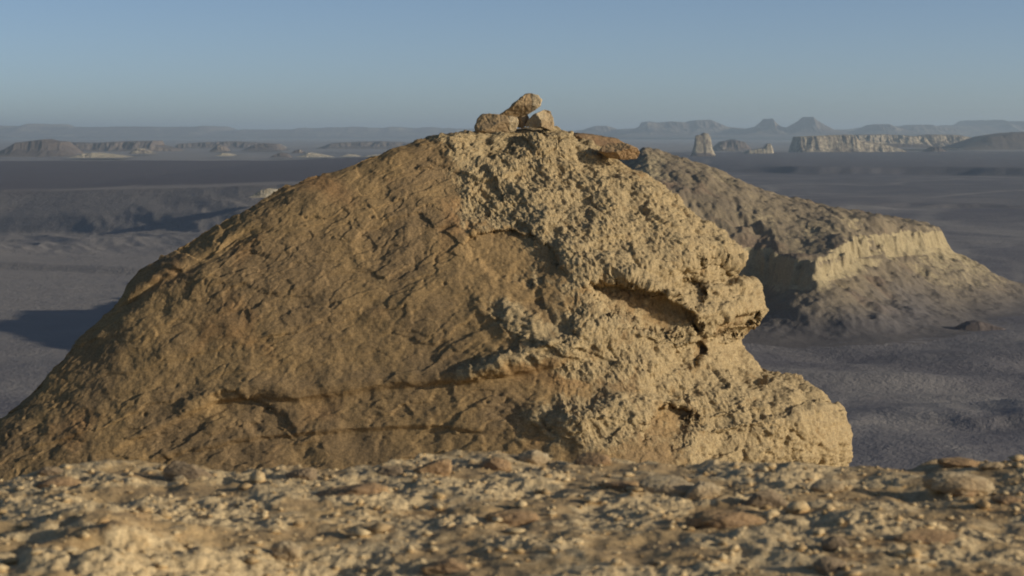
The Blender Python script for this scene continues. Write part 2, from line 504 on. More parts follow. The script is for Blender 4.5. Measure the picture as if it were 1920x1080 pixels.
G2 = 'buttes beyond the dark plain'
D = 2300
butte('mesa', [(-25, 293), (5, 288), (22, 279), (40, 267), (60, 265), (90, 261), (108, 265), (124, 266), (131, 272), (142, 281), (154, 292)], 293, D, 60, 'dark shaded mesa on the far left beyond the dark plain', 'mesa', G2, cliff=0.4, crust=1.35, crust_cliff=1.2, seed=33, rough=0.7)  # extra dark crust paints in the shade of its front
butte('mesa', [(112, 284), (128, 267), (180, 268), (235, 265), (296, 264), (301, 272), (330, 279), (345, 286)], 288, 2900, 90, 'long low flat topped mesa right behind the dark left mesa', 'mesa', G2, cliff=0.5, crust=0.85, crust_cliff=0.7, seed=37)
butte('sandy_rise', [(140, 294), (156, 288), (180, 286), (215, 290), (245, 294)], 295, 2050, 40, 'pale sandy rise beside the foot of the dark left mesa', 'sandy rise', G2, cliff=0.05, crust=0.0, seed=39)
butte('butte', [(246, 287), (256, 280), (262, 278), (268, 279), (285, 286), (292, 288)], 288, 2350, 30, 'little brown hump in front of the long low mesa', 'butte', G2, cliff=0.2, crust=0.5, seed=43)
butte('mesa', [(330, 280), (345, 269), (380, 267), (440, 265), (490, 268), (520, 270), (540, 280)], 282, 3400, 110, 'low hazy mesa at left centre with a broken edge', 'mesa', G2, cliff=0.5, crust=0.65, crust_cliff=0.75, seed=47)
butte('butte', [(395, 284), (404, 275), (412, 272), (422, 274), (430, 283)], 284, 2700, 30, 'small dark stub of a butte before the broken hazy mesa', 'butte', G2, cliff=0.5, crust=0.75, seed=51)
butte('sandy_rise', [(408, 291), (418, 287), (428, 287.5), (442, 291)], 292, 2150, 25, 'small pale sand patch below the dark stub of a butte', 'sandy rise', G2, cliff=0.05, crust=0.0, seed=53)
butte('butte', [(458, 281), (478, 272), (500, 268), (520, 271), (536, 281)], 282, 2800, 50, 'dark ragged hump left of the rock mound on the far plain', 'butte', G2, cliff=0.4, crust=0.8, seed=57)
butte('butte', [(508, 295), (518, 289), (530, 286), (540, 289), (548, 295)], 295, 2050, 25, 'dark low knob at the far side of the dark plain', 'butte', G2, cliff=0.3, crust=0.8, seed=59)
butte('butte', [(548, 286), (555, 281), (563, 280), (570, 285)], 287, 2200, 18, 'tiny dark knob beside the pale sand streaks', 'butte', G2, cliff=0.4, crust=0.8, seed=61)
butte('sandy_rise', [(560, 293), (582, 286), (600, 289), (625, 294)], 294, 2120, 30, 'pale sand streak between the dark knobs left of the mound', 'sandy rise', G2, cliff=0.05, crust=0.0, seed=63)
butte('sandy_rise', [(640, 292), (652, 289), (665, 290), (676, 293)], 293, 2180, 25, 'short pale sand streak, middle of three left of the mound', 'sandy rise', G2, cliff=0.05, crust=0.0, seed=64)
butte('sandy_rise', [(672, 296), (690, 291), (722, 288), (745, 289), (770, 293)], 296, 2100, 30, 'pale sand streak touching the left slope of the rock mound', 'sandy rise', G2, cliff=0.05, crust=0.0, seed=65)
butte('mesa', [(600, 278), (625, 268), (670, 266), (720, 265), (770, 268), (820, 276)], 280, 3300, 100, 'hazy blue mesa directly left of the rock mound top', 'mesa', G2, cliff=0.5, crust=0.75, crust_cliff=0.7, seed=67)
# right hand group
butte('rock_tower', [(1296, 290), (1301, 272), (1304, 254), (1312, 253), (1318, 249), (1326, 251), (1330, 258), (1333, 280), (1338, 290)], 292, 1900, 13, 'pale square rock tower standing behind the stony hill', 'rock tower', G2, cliff=0.8, crust=0.7, crust_cliff=0.45, seed=71, nx=120, rough=1.7)
butte('butte', [(1330, 284), (1350, 266), (1372, 262), (1392, 266), (1410, 284)], 286, 2900, 60, 'low blue mesa between the rock tower and small pale knob', 'butte', G2, cliff=0.4, crust=0.75, seed=73)
butte('butte', [(1392, 292), (1402, 282), (1420, 279), (1432, 277), (1437, 270), (1443, 269), (1447, 278), (1449, 292)], 293, 2150, 22, 'small butte with a pale pillar at its right end', 'butte', G2, cliff=0.7, crust=0.55, crust_cliff=0.35, seed=77, nx=90)
butte('mesa', [(1480, 292), (1490, 268), (1494, 256), (1520, 254.5), (1560, 253.5), (1598, 253), (1604, 262), (1640, 268), (1680, 278), (1715, 292)], 293, 2350, 60, 'pale flat topped mesa with bright fluted cliffs over a sandy slope', 'mesa', G2, cliff=0.5, crust=0.42, crust_cliff=0.48, seed=83, nx=300, ny=90, lean=0.0)
butte('mesa', [(1590, 272), (1602, 253), (1650, 252), (1690, 254), (1725, 256), (1735, 270)], 275, 3000, 90, 'dark mesa right behind the bright fluted cliffs', 'mesa', G2, cliff=0.6, crust=0.75, crust_cliff=0.45, seed=87, nx=200)
butte('mesa', [(1695, 274), (1715, 256), (1745, 252), (1790, 253), (1815, 258), (1840, 272)], 276, 3100, 90, 'broken mesa with a pale slanting slope at its left end', 'mesa', G2, cliff=0.4, crust=0.6, crust_cliff=0.5, seed=91, nx=200)
butte('dark_rise', [(1780, 277), (1800, 270), (1840, 256), (1880, 250), (1930, 247), (2010, 252), (2100, 276)], 279, 2750, 90, 'broad dark smooth rise at the far right edge', 'dark rise', G2, cliff=0.05, crust=0.9, seed=95, nx=200, rough=0.4)
butte('butte', [(1722, 289), (1738, 282), (1747, 276), (1756, 275), (1764, 280), (1775, 287), (1782, 289)], 289, 2300, 30, 'little dark brown cone on the edge of the dark plain', 'butte', G2, cliff=0.2, crust=0.95, seed=97)

butte('outcrop', [(470, 368), (482, 361), (492, 356), (505, 353), (520, 355), (530, 358), (545, 368)], 369, 500, 4, 'pale sunlit rocks on the scarp rim at the left slope of the mound', 'rock outcrop', None, cliff=0.3, crust=0.0, seed=121, nx=120)
butte('outcrop', [(1775, 624), (1795, 613), (1815, 604), (1835, 601), (1850, 606), (1872, 612), (1895, 622), (1905, 626)], 627, 283, 3.0, 'dark low rocky outcrop on the plain at the far right', 'rock outcrop', None, cliff=0.3, crust=0.95, seed=123, nx=140)

# ------------------------------------------------------------------ ridge under the camera, saddle and slopes down to the plain
def build_ridge():
    xs = np.unique(np.concatenate([np.arange(-60, -12, 1.2), np.arange(-12, 12, 0.2), np.arange(12, 60, 1.2)]))
    ys = np.unique(np.concatenate([np.arange(-45, 0, 1.5), np.arange(0, 34, 0.2), np.arange(34, 90, 1.5)]))
    X, Y = np.meshgrid(xs, ys)
    z0 = np.zeros_like(X)
    n = fbm(X, Y, z0, 1 / 7., 4, 101)
    crest = np.interp(Y, [-45, -8, 7.9, 9.2, 11.5, 15, 30, 36, 90], [20, 28.3, 28.05, 27.2, 25.3, 24.75, 24.7, 22, -2])
    wdt = np.interp(Y, [-45, 0, 9, 14, 20, 30, 40], [8, 5, 4.6, 4.2, 4.6, 4.8, 3])
    d = np.clip(np.abs(X - np.interp(Y, [0, 12, 24, 30], [0, 0, -0.4, -0.4])) + n * 1.5 - wdt, 0, None)
    H = crest - d * 1.05 + 0.010 * np.minimum(d, 40) ** 2 + n * 0.35 * sstep(8, 11, Y)
    H = np.maximum(H, -1.5)
    o = mesh_from('ridge', np.stack([X, Y, H], -1), grid_quads(len(ys), len(xs)), M_MOUND, {'crust': 0.5 + n * 0.6})
    return tag(o, 'rocky ridge carrying the foreground ledge and the mound', kind='structure')


build_ridge()

EDGE_PX = [-300, 0, 100, 200, 300, 450, 600, 720, 790, 860, 960, 1100, 1200, 1400, 1600, 1700, 1760, 1850, 1920, 2200]
EDGE_PY = [892, 890, 886, 882, 878, 884, 884, 878, 858, 850, 846, 848, 856, 862, 869, 871, 866, 866, 872, 874]


def ledge_height(X, Y, fine=True):
    z0 = np.zeros_like(X)
    px = X / np.maximum(Y, 1) * F + 960
    Ye = 1.5 / ((np.interp(px, EDGE_PX, EDGE_PY) - HOR) / F)
    n = fbm(X, Y, z0, 1 / 1.4, 3, 111)
    h = 28.5 + n * 0.07
    h = h + 0.06 * np.exp(-(((px - 230) / 190) ** 2 + ((Y - 6.9) / 0.45) ** 2)) + 0.07 * np.exp(-(((px - 90) / 190) ** 2 + ((Y - 6.1) / 0.4) ** 2))
    h = h - 0.10 * np.exp(-(((px - 620) / 240) ** 2 + ((Y - 6.35) / 0.5) ** 2)) + 0.05 * np.exp(-(((px - 1600) / 300) ** 2 + ((Y - 7.1) / 0.5) ** 2))
    lump = fbm(X, Y * 0.8, z0, 3.3, 3, 115)
    bb = sstep(620, 250, px) * sstep(7.6, 6.9, Y)
    h = h + lump * 0.045 + bb * (0.17 * billow(X, Y * 0.85, z0, 2.2, 2, 117) - 0.03)
    if fine:
        wx = X + fbm(X, Y, z0, 6, 2, 121) * 0.06; wy = Y + fbm(X, Y, z0, 6, 2, 123) * 0.06
        f1, f2 = worley(wx * 9, wy * 9, z0 + lump * 0.6, 1)
        g1, g2 = worley(wx * 21, wy * 21, z0 + n, 2)
        msk = sstep(-0.12, 0.22, fbm(X * 0.8, Y * 1.25, z0, 2.1, 4, 131) + 0.02)
        h = h + msk * ((0.75 - f1) * 0.012) + (0.15 + 0.85 * msk) * (0.7 - g1) * 0.009 + fbm(X * 0.65, Y, z0, 5, 5, 135, 0.6) * 0.034 * (0.35 + 0.65 * msk)
        h = h + (0.25 - billow(X * 0.8, Y, z0, 9, 4, 133, 0.6)) * 0.016 * (0.2 + 0.8 * msk)
    else:
        msk = z0
    edge = Y - Ye - n * 0.25
    h = h - np.clip(edge, 0, None) * 0.9 - 0.25 * sstep(0, 0.35, edge)
    return h, msk, n, lump


def build_ledge():
    th = np.concatenate([np.linspace(-1.1, -0.305, 150)[:-1], np.linspace(-0.305, 0.305, 1250), np.linspace(0.305, 1.1, 150)[1:]])
    Ys = np.concatenate([np.linspace(4.6, 5.6, 60)[:-1], np.linspace(5.6, 8.2, 330)[:-1], np.linspace(8.2, 10.2, 130)])
    T, Y = np.meshgrid(th, Ys)
    X = T * Y
    h, msk, n, lump = ledge_height(X, Y)
    # drop the rim of the sheet below the ridge
    out = sstep(4.9, 4.6, Y) + 2.2 * np.clip(np.abs(X) - 3.6 - n * 0.8, 0, None)
    P = np.stack([X, Y, h - out * 0.5], -1)
    N = grid_normals(P)
    N = N * np.sign(N[..., 2:3])
    q = fbm(P[..., 0], P[..., 1], P[..., 2], 16, 3, 141)[..., None]
    P = P + N * q * (0.006 + 0.012 * msk[..., None])
    cr = np.clip(0.70 - msk * 0.66 + fbm(X, Y, np.zeros_like(X), 2.6, 5, 145) * 0.8, 0, 1)
    o = mesh_from('ledge', P, grid_quads(len(Ys), len(th)), M_LEDGE, {'crust': cr})
    return tag(o, 'rubbly pale brown rock ledge across the whole foreground', kind='structure')


build_ledge()

# ------------------------------------------------------------------ the big mound
def resample(pts, n, dens=None):
    pts = np.array(pts, float)
    s = np.concatenate([[0], np.cumsum(np.hypot(*np.diff(pts, axis=0).T))])
    q = np.linspace(0, s[-1], n)
    return np.stack([np.interp(q, s, pts[:, 0]), np.interp(q, s, pts[:, 1])], -1)


LEFT_PX = [(985, 246), (960, 247), (890, 250), (830, 258), (775, 266), (740, 280), (700, 294), (650, 312), (590, 335), (530, 355), (480, 383), (430, 412), (400, 430), (345, 460),
           (300, 485), (262, 505), (236, 535), (226, 560), (212, 578), (185, 600), (160, 622), (142, 642), (135, 655), (105, 690), (60, 735), (0, 788), (-60, 835), (-150, 905), (-320, 1040), (-400, 1120)]
RIGHT_PX = [(985, 246), (1030, 247), (1045, 250), (1072, 260), (1107, 272), (1127, 283), (1157, 303), (1190, 318), (1223, 329), (1255, 350), (1280, 370), (1308, 398), (1330, 420), (1347, 434), (1372, 452),
            (1390, 470), (1394, 483), (1388, 499), (1379, 510), (1377, 524), (1391, 530), (1410, 531), (1419, 552), (1432, 568), (1440, 582), (1438, 598), (1427, 613), (1413, 618), (1402, 628),
            (1401, 642), (1413, 666), (1435, 690), (1467, 705), (1498, 711), (1517, 725), (1544, 744), (1550, 760), (1571, 766), (1587, 787), (1599, 818), (1597, 842), (1587, 866), (1583, 920), (1590, 1040), (1600, 1130)]
SPINE_PX = [(985, 246), (905, 300), (900, 350), (925, 400), (985, 450), (1040, 500), (1070, 560), (1050, 620), (1030, 680), (1050, 760), (1100, 840), (1150, 1040), (1170, 1120)]


def gauss(px, py, cx, cy, rx, ry, ang=0.0):
    a = math.radians(ang)
    dx, dy = px - cx, py - cy
    u = (dx * math.cos(a) + dy * math.sin(a)) / rx
    v = (-dx * math.sin(a) + dy * math.cos(a)) / ry
    return np.exp(-(u * u + v * v))


def scoop(px, py, cx, cy, rx, ry, ang=0.0, soft=0.35):
    """flat bottomed hollow, sharp along its upper (and right) rim"""
    a = math.radians(ang)
    dx, dy = px - cx, py - cy
    u = (dx * math.cos(a) + dy * math.sin(a)) / rx
    v = (-dx * math.sin(a) + dy * math.cos(a)) / ry
    r = np.sqrt(u * u + v * v)
    s = np.where(v < 0, soft * 0.35, soft * 1.6)
    return 1 - sstep(1 - s, 1 + s * 0.5, r)


def build_mound():
    NR, NL, NRt, NB = 640, 430, 340, 150
    L = resample(LEFT_PX, NR); R = resample(RIGHT_PX, NR); C = resample(SPINE_PX, NR)
    t = np.linspace(0, 1, NR)[:, None]
    Ds = 3.7 * np.clip(t, 1e-6, 1) ** 0.58
    sl = 1 - (1 - np.linspace(0, 1, NL + 1)[None, :-1]) ** 1.5
    sr = np.linspace(1, 0, NRt + 1)[None, :-1]
    sb = np.linspace(0, 1, NB + 1)[None, :-1]

    def lerp(A, B, s):
        return A[:, None, :] * (1 - s[..., None]) + B[:, None, :] * s[..., None]

    PL = lerp(C, L, np.broadcast_to(sl, (NR, NL)))
    DL = Ds * (1 - 0.17 * sl - 0.10 * sl ** 14)
    PB = lerp(L, R, np.broadcast_to(sb, (NR, NB)))
    DB = -Ds * 0.8 * (np.clip(4 * sb * (1 - sb), 0, 1) ** 0.55) + 0.73 * Ds * np.clip(1 - sb / 0.28, 0, 1) ** 2.0
    PR = lerp(C, R, np.broadcast_to(sr, (NR, NRt)))
    DR = Ds * (1 - sr ** 1.5) ** 0.68
    px = np.concatenate([PL[..., 0], PB[..., 0], PR[..., 0]], 1)
    py = np.concatenate([PL[..., 1], PB[..., 1], PR[..., 1]], 1)
    Dd = np.concatenate([DL, DB, DR], 1)
    front = np.concatenate([np.ones((NR, NL)), np.zeros((NR, NB)), np.ones((NR, NRt))], 1)
    # the rock broken by hollows and swells
    n0 = perlin(px / 90., py / 90., np.zeros_like(px), 150) * 14
    qx, qy = px + n0 + fbm(px, py, 0 * px, 1 / 34., 4, 151, 0.65) * 16, py + n0 * 0.5 + fbm(px, py, 0 * px, 1 / 34., 4, 152, 0.65) * 16
    s = 0 * px
    s -= 0.34 * scoop(qx, qy, 1205, 578, 112, 40, 21, 0.3)           # alcove under the slanting lip
    s += 0.22 * gauss(px, py, 1240, 545, 120, 16, 27)                # its lip
    s -= 0.18 * scoop(qx, qy, 1298, 668, 26, 34, 50)
    s -= 0.14 * scoop(qx, qy, 1300, 548, 26, 26, 40)
    s -= 0.22 * scoop(qx, qy, 1385, 608, 46, 20, -20)
    s -= 0.12 * scoop(qx, qy, 1350, 500, 40, 16, 20)
    s -= 0.14 * scoop(qx, qy, 1255, 805, 58, 44, -30)
    s -= 0.08 * scoop(qx, qy, 965, 480, 88, 44, 12, 0.16)            # shallow arch
    # long undercut along the bed low on the left
    bed = np.interp(px, [-400, 160, 300, 400, 480, 560, 700, 860, 930, 1000, 1060, 1120, 1200], [960, 862, 800, 752, 738, 748, 726, 712, 705, 694, 676, 668, 680])
    e = py - bed + n0 * 0.35
    und = sstep(-5, 9, e) * sstep(120, -10, e - 60) * sstep(1190, 1060, px) * sstep(150, 330, px)
    s -= 0.06 * und
    s += 0.05 * np.exp(-((e + 18) / 16) ** 2) * sstep(1130, 1000, px) * sstep(250, 420, px)
    s -= 0.05 * scoop(qx, qy, 470, 780, 95, 34, 25)
    bed2 = np.interp(px, [150, 330, 470, 640, 800, 1000], [905, 850, 822, 806, 800, 820])
    s -= 0.06 * sstep(-4, 8, py - bed2 + n0 * 0.3) * sstep(1000, 800, px) * sstep(150, 300, px)
    # groove under the rim of the left slope
    gro = np.interp(px, [200, 240, 300, 350, 400, 445, 500], [590, 575, 530, 508, 482, 452, 425])
    s -= 0.08 * np.exp(-((py - gro) / 10) ** 2) * sstep(190, 240, px) * sstep(500, 440, px) * (0.45 + 0.8 * np.abs(perlin(px / 40., py / 40., 0 * px, 155)))
    s += 0.02 * np.exp(-((py - gro + 20) / 12) ** 2) * sstep(190, 240, px) * sstep(520, 440, px)
    # ribs turned towards the sun
    s += 0.10 * gauss(px, py, 985, 610, 85, 26, 32) + 0.10 * gauss(px, py, 1085, 620, 20, 60, 20) + 0.11 * gauss(px, py, 910, 690, 50, 20, -18)
    s += 0.16 * gauss(px, py, 1225, 668, 60, 34, -30) + 0.24 * gauss(px, py, 1100, 780, 70, 30, -8) + 0.15 * gauss(px, py, 1010, 650, 60, 16, -20)
    s += 0.30 * gauss(px, py, 1480, 790, 120, 50, 25)
    s = s * front
    Dd = Dd + s
    Yc = 24 - Dd
    P = np.stack([(px - 960) / F * Yc, Yc, EYE - (py - HOR) / F * Yc], -1)

    # pale crumbs, brown crust split at the terminator: the colour also carries shade
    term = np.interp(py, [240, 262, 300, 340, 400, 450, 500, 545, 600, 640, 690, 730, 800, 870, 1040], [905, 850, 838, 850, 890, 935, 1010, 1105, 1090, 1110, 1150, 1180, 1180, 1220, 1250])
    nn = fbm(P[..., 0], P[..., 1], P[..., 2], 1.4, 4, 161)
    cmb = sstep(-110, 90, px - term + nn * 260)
    for g in ((985, 612, 75, 30, 30), (1085, 620, 45, 55, 0), (910, 690, 60, 22, -15), (1000, 660, 90, 18, -18), (1110, 780, 120, 50, -5), (1200, 660, 80, 40, -25), (1090, 690, 50, 20, 0)):  # pale rock also paints the ribs as sunlit
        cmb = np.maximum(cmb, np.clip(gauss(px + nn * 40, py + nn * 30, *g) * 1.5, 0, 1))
    for g in ((1205, 580, 90, 30, 21), (1298, 670, 22, 30, 40), (1255, 808, 50, 38, -30), (1385, 610, 40, 16, -20), (1010, 730, 120, 26, 5), (980, 490, 60, 30, 10), (1190, 318, 40, 16, 30)):  # brown crust also paints shade into the hollows
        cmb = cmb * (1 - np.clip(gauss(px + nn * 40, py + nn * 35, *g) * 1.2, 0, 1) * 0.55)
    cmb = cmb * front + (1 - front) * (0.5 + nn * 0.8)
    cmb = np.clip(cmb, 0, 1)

    x, y, z = P[..., 0], P[..., 1], P[..., 2]
    N = grid_normals(P, True)
    cen = P.mean((0, 1))
    if np.mean(np.sum(N * (P - cen), -1)) < 0: N = -N
    edge_keep = 1.0
    big = fbm(x, y, z, 0.9, 3, 171) * (0.06 + 0.12 * cmb) + fbm(x, y, z, 2.3, 3, 173) * (0.022 + 0.06 * cmb)
    P = P + N * big[..., None]
    # bedding and cracks in the crust: drawn out along beds that rise to the right
    a = math.radians(16)
    lx = x * math.cos(a) + z * math.sin(a)
    lz = -x * math.sin(a) + z * math.cos(a) + fbm(x, y, z, 0.8, 3, 175) * 0.22
    b1 = perlin(lx * 1.1, y * 1.1, lz * 6.5, 181)
    b2 = perlin(lx * 2.6, y * 2.6, lz * 14, 183)
    ck = perlin(lx * 1.5, y * 1.5, lz * 5.2, 187)
    ck = np.exp(-(ck / 0.055) ** 2) * sstep(-0.05, 0.3, perlin(lx * 0.9, y, lz * 1.5, 189))
    ck2 = perlin(lx * 3.6, y * 3.6, lz * 8, 191)
    ck2 = np.exp(-(ck2 / 0.07) ** 2) * sstep(0.0, 0.35, perlin(lx * 1.7, y, lz * 2.5, 193))
    sw = lz * 2.7 + fbm(lx * 0.5, y * 0.5, lz, 1.3, 3, 196) * 0.55
    sw = sw - np.floor(sw)
    saw = (sw - 0.5) * sstep(0.0, 0.10, sw) * sstep(0.05, 0.3, fbm(lx * 0.6, y, z * 1.2, 0.9, 3, 197) + 0.12)
    sw2 = lz * 7.5 + fbm(lx * 0.6, y * 0.6, lz, 2.6, 3, 198) * 0.8
    sw2 = sw2 - np.floor(sw2)
    saw2 = (sw2 - 0.5) * sstep(0.0, 0.12, sw2) * sstep(0.0, 0.3, fbm(lx * 0.7, y, z * 1.2, 1.7, 3, 199))
    crust_d = b1 * 0.010 - ck2 * 0.008 - saw * 0.020 - saw2 * 0.008 + fbm(x, y, z, 5, 6, 195, 0.66) * 0.021
    pit = worley(x * 6, y * 6, z * 6, 5)[0]
    crust_d = crust_d - 0.03 * sstep(0.20, 0.05, pit) * sstep(0.05, 0.3, nn)
    # crumbly surface, streaked down the slope
    a2 = math.radians(-34)
    mx = x * math.cos(a2) + z * math.sin(a2); mz = -x * math.sin(a2) + z * math.cos(a2)
    c1 = billow(mx * 0.62, y, mz, 4.2, 2, 201)
    c2 = perlin(mx * 7.5, y * 10, mz * 11, 205)
    c3 = billow(x, y, z, 17, 2, 207)
    cw, cw2 = worley(mx * 5.2, y * 7, mz * 8, 7)
    pt = worley(mx * 3.1, y * 4, mz * 4.4, 9)[0]
    amp = 0.45 + 0.9 * sstep(-0.35, 0.35, fbm(x, y, z, 1.9, 3, 221))
    crumb_d = (0.28 - c1) * 0.05 + c2 * 0.014 + (c3 - 0.25) * 0.02 + fbm(mx * 0.7, y, mz * 1.3, 6.5, 6, 208, 0.66) * 0.047 - 0.03 * sstep(0.30, 0.08, pt) * sstep(-0.1, 0.3, nn)
    wx = fbm(x, y, z, 3.5, 3, 223) * 0.10; wz = fbm(x, y, z, 3.5, 3, 225) * 0.07
    _, _, p1 = worley((lx + wx) * 1.5, (y + wx) * 1.5, (lz + wz) * 4.6, 11, True)
    _, _, p2 = worley((lx + wx) * 4.2, (y + wz) * 4.2, (lz + wz) * 10, 12, True)
    plate = (p1 - 0.5) * 0.034 + (p2 - 0.5) * 0.020
    _, _, p3 = worley((mx + wx) * 2.6, (y + wx) * 3.0, (mz + wz) * 4.2, 13, True)
    _, _, p4 = worley((mx + wx) * 7, (y + wz) * 7, (mz + wz) * 10, 14, True)
    crumb_d = crumb_d * amp + (p3 - 0.5) * 0.065 + (p4 - 0.5) * 0.022
    crust_d = crust_d + plate * sstep(-0.35, 0.15, fbm(x, y, z, 0.8, 3, 227))
    disp = crust_d * (1 - cmb) + crumb_d * cmb
    N = grid_normals(P, True)
    if np.mean(np.sum(N * (P - cen), -1)) < 0: N = -N
    fade = sstep(0.0, 0.03, t)
    P = P + N * (disp * fade)[..., None]
    # last fine grain on the already broken surface, so that small overhangs form
    N = grid_normals(P, True)
    if np.mean(np.sum(N * (P - cen), -1)) < 0: N = -N
    x, y, z = P[..., 0], P[..., 1], P[..., 2]
    f = fbm(x, y, z, 20, 2, 211) * (0.005 + 0.020 * cmb)
    P = P + N * (f * fade)[..., None]
    crust = np.clip(0.90 - cmb * 0.72 + nn * 0.30 + fbm(x, y, z, 4, 4, 229) * 0.45 * cmb, 0, 1)  # brown of the crust doubles as painted shade on the left face
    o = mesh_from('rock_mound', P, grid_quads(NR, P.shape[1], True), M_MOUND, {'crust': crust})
    return tag(o, 'large domed limestone mound, brown shaded left face and crumbly sunlit right side', 'rock mound')


build_mound()

# ------------------------------------------------------------------ stones
def outline_stone(name, poly, Y, thick, mat, label, cat, group=None, seed=0, pale_right=False, power=3.0, rough=1.0, tilt=0.0):
    """a stone whose front outline was measured, with a real back and thickness"""
    poly = np.array(poly, float)
    c = poly.mean(0)
    pts = np.vstack([poly, poly[:1]])
    n = 150
    B = resample(pts, n + 1)[:-1]
    for _ in range(1):
        B = 0.25 * np.roll(B, 1, 0) + 0.5 * B + 0.25 * np.roll(B, -1, 0)
    m = 46
    s = np.sin(np.linspace(0.02, math.pi - 0.02, 2 * m)) ** 0.8
    side = np.concatenate([np.ones(m), -np.ones(m)])
    px = c[0] + (B[None, :, 0] - c[0]) * s[:, None]; py = c[1] + (B[None, :, 1] - c[1]) * s[:, None]
    D = side[:, None] * thick * 0.5 * (1 - np.clip(s[:, None], 0, 1) ** power) ** (1 / power) + np.zeros_like(px)
    rs = np.random.RandomState(seed + 900)
    u = (px - c[0]) / (np.ptp(poly[:, 0]) * 0.5); v = (py - c[1]) / (np.ptp(poly[:, 1]) * 0.5)
    for k in range(4):
        gx, gy = rs.uniform(-0.75, 0.75, 2)
        lim = thick * 0.5 * np.clip(rs.uniform(0.75, 0.95) + gx * u + gy * v, 0.05, 9)
        D = np.where(side[:, None] > 0, np.minimum(D, lim), np.maximum(D, -lim))
    D = D + tilt * (px - c[0]) / F * Y
    Yc = Y - D
    P = np.stack([(px - 960) / F * Y, Yc, EYE - (py - HOR) / F * Y], -1)
    base = np.array([(c[0] - 960) / F * Y, Y, P[..., 2].min()])
    size = np.ptp(P[..., 0])
    N = grid_normals(P, True)
    if np.mean(np.sum(N * (P - P.mean((0, 1))), -1)) < 0: N = -N
    x, y, z = P[..., 0], P[..., 1], P[..., 2]
    f1, f2 = worley(x / size * 3.2, y / size * 3.2, z / size * 3.2, seed)
    d = fbm(x, y, z, 2.6 / size, 5, seed) * 0.045 * size + sstep(0, 0.12, f2 - f1) * 0.010 * size + fbm(x, y, z, 14 / size, 3, seed + 2) * 0.02 * size
    P = P + N * (d * rough)[..., None]
    cr = np.full(px.shape, 0.85)
    if pale_right:
        cr = np.clip(1.0 - sstep(0.72, 0.86, (px - poly[:, 0].min()) / np.ptp(poly[:, 0])), 0, 1)
    P = P - base
    nr, ncol = P.shape[:2]
    co = np.vstack([P.reshape(-1, 3), P[0].mean(0), P[-1].mean(0)])
    i0, i1 = nr * ncol, nr * ncol + 1
    k = np.arange(ncol); k2 = (k + 1) % ncol
    tris = np.vstack([np.stack([k2, k, np.full(ncol, i0)], -1), np.stack([(nr - 1) * ncol + k, (nr - 1) * ncol + k2, np.full(ncol, i1)], -1)])
    o = mesh_from(name, co, grid_quads(nr, ncol, True), mat, {'crust': np.concatenate([cr.ravel(), [cr[0].mean(), cr[-1].mean()]])}, tris=tris)
    o.location = base
    return tag(o, label, cat, group)


GC = 'stones stacked on the mound top'
outline_stone('cairn_stone', [(891, 249), (890, 238), (896, 224), (905, 216), (920, 214), (940, 217), (958, 219), (969, 221), (971, 230), (966, 244), (952, 250), (920, 252)], 23.75, 0.36, M_STONE_M,
              'rounded brown stone lying at the left of the stack on the mound top', 'stone', GC, 3, True, 3.5)
outline_stone('cairn_stone', [(932, 219), (955, 203), (973, 187), (986, 176), (996, 175), (1008, 179), (1015, 188), (1013, 198), (1002, 207), (985, 216), (958, 221)], 23.82, 0.30, M_STONE_M,
              'brown leaning slab on top of the stack, pale sunlit broken right end', 'stone', GC, 8, True, 4.0)  # pale colour of the cut end also carries the sunlight on it
outline_stone('cairn_stone', [(968, 238), (968, 224), (975, 214), (987, 213), (992, 220), (990, 232), (980, 240)], 23.9, 0.22, M_STONE_G,
              'small grey stone wedged in the middle of the stack', 'stone', GC, 12, False, 3.0)
outline_stone('cairn_stone', [(985, 236), (992, 224), (1000, 216), (1020, 206), (1032, 209), (1036, 220), (1038, 234), (1034, 244), (1018, 240), (1002, 238)], 23.85, 0.34, M_STONE_P,
              'pale sunlit block at the right of the stack on the mound top', 'stone', GC, 17, False, 4.0)
outline_stone('slab', [(1052, 262), (1062, 254), (1085, 250), (1107, 253), (1155, 260), (1174, 270), (1168, 290), (1120, 300), (1080, 285)], 24.9, 1.0, M_STONE_SHADED,
              'flat reddish brown slab on the right shoulder of the mound', 'rock slab', None, 23, False, 4.0, 0.7)
outline_stone('boulder', [(1122, 284), (1130, 275), (1140, 270), (1164, 268), (1180, 272), (1195, 278), (1199, 287), (1194, 296), (1166, 300), (1140, 294)], 23.7, 0.5, M_STONE_B,
              'small boulder poking from the right shoulder of the mound below the reddish slab', 'boulder', None, 29, False, 3.0, 1.0)


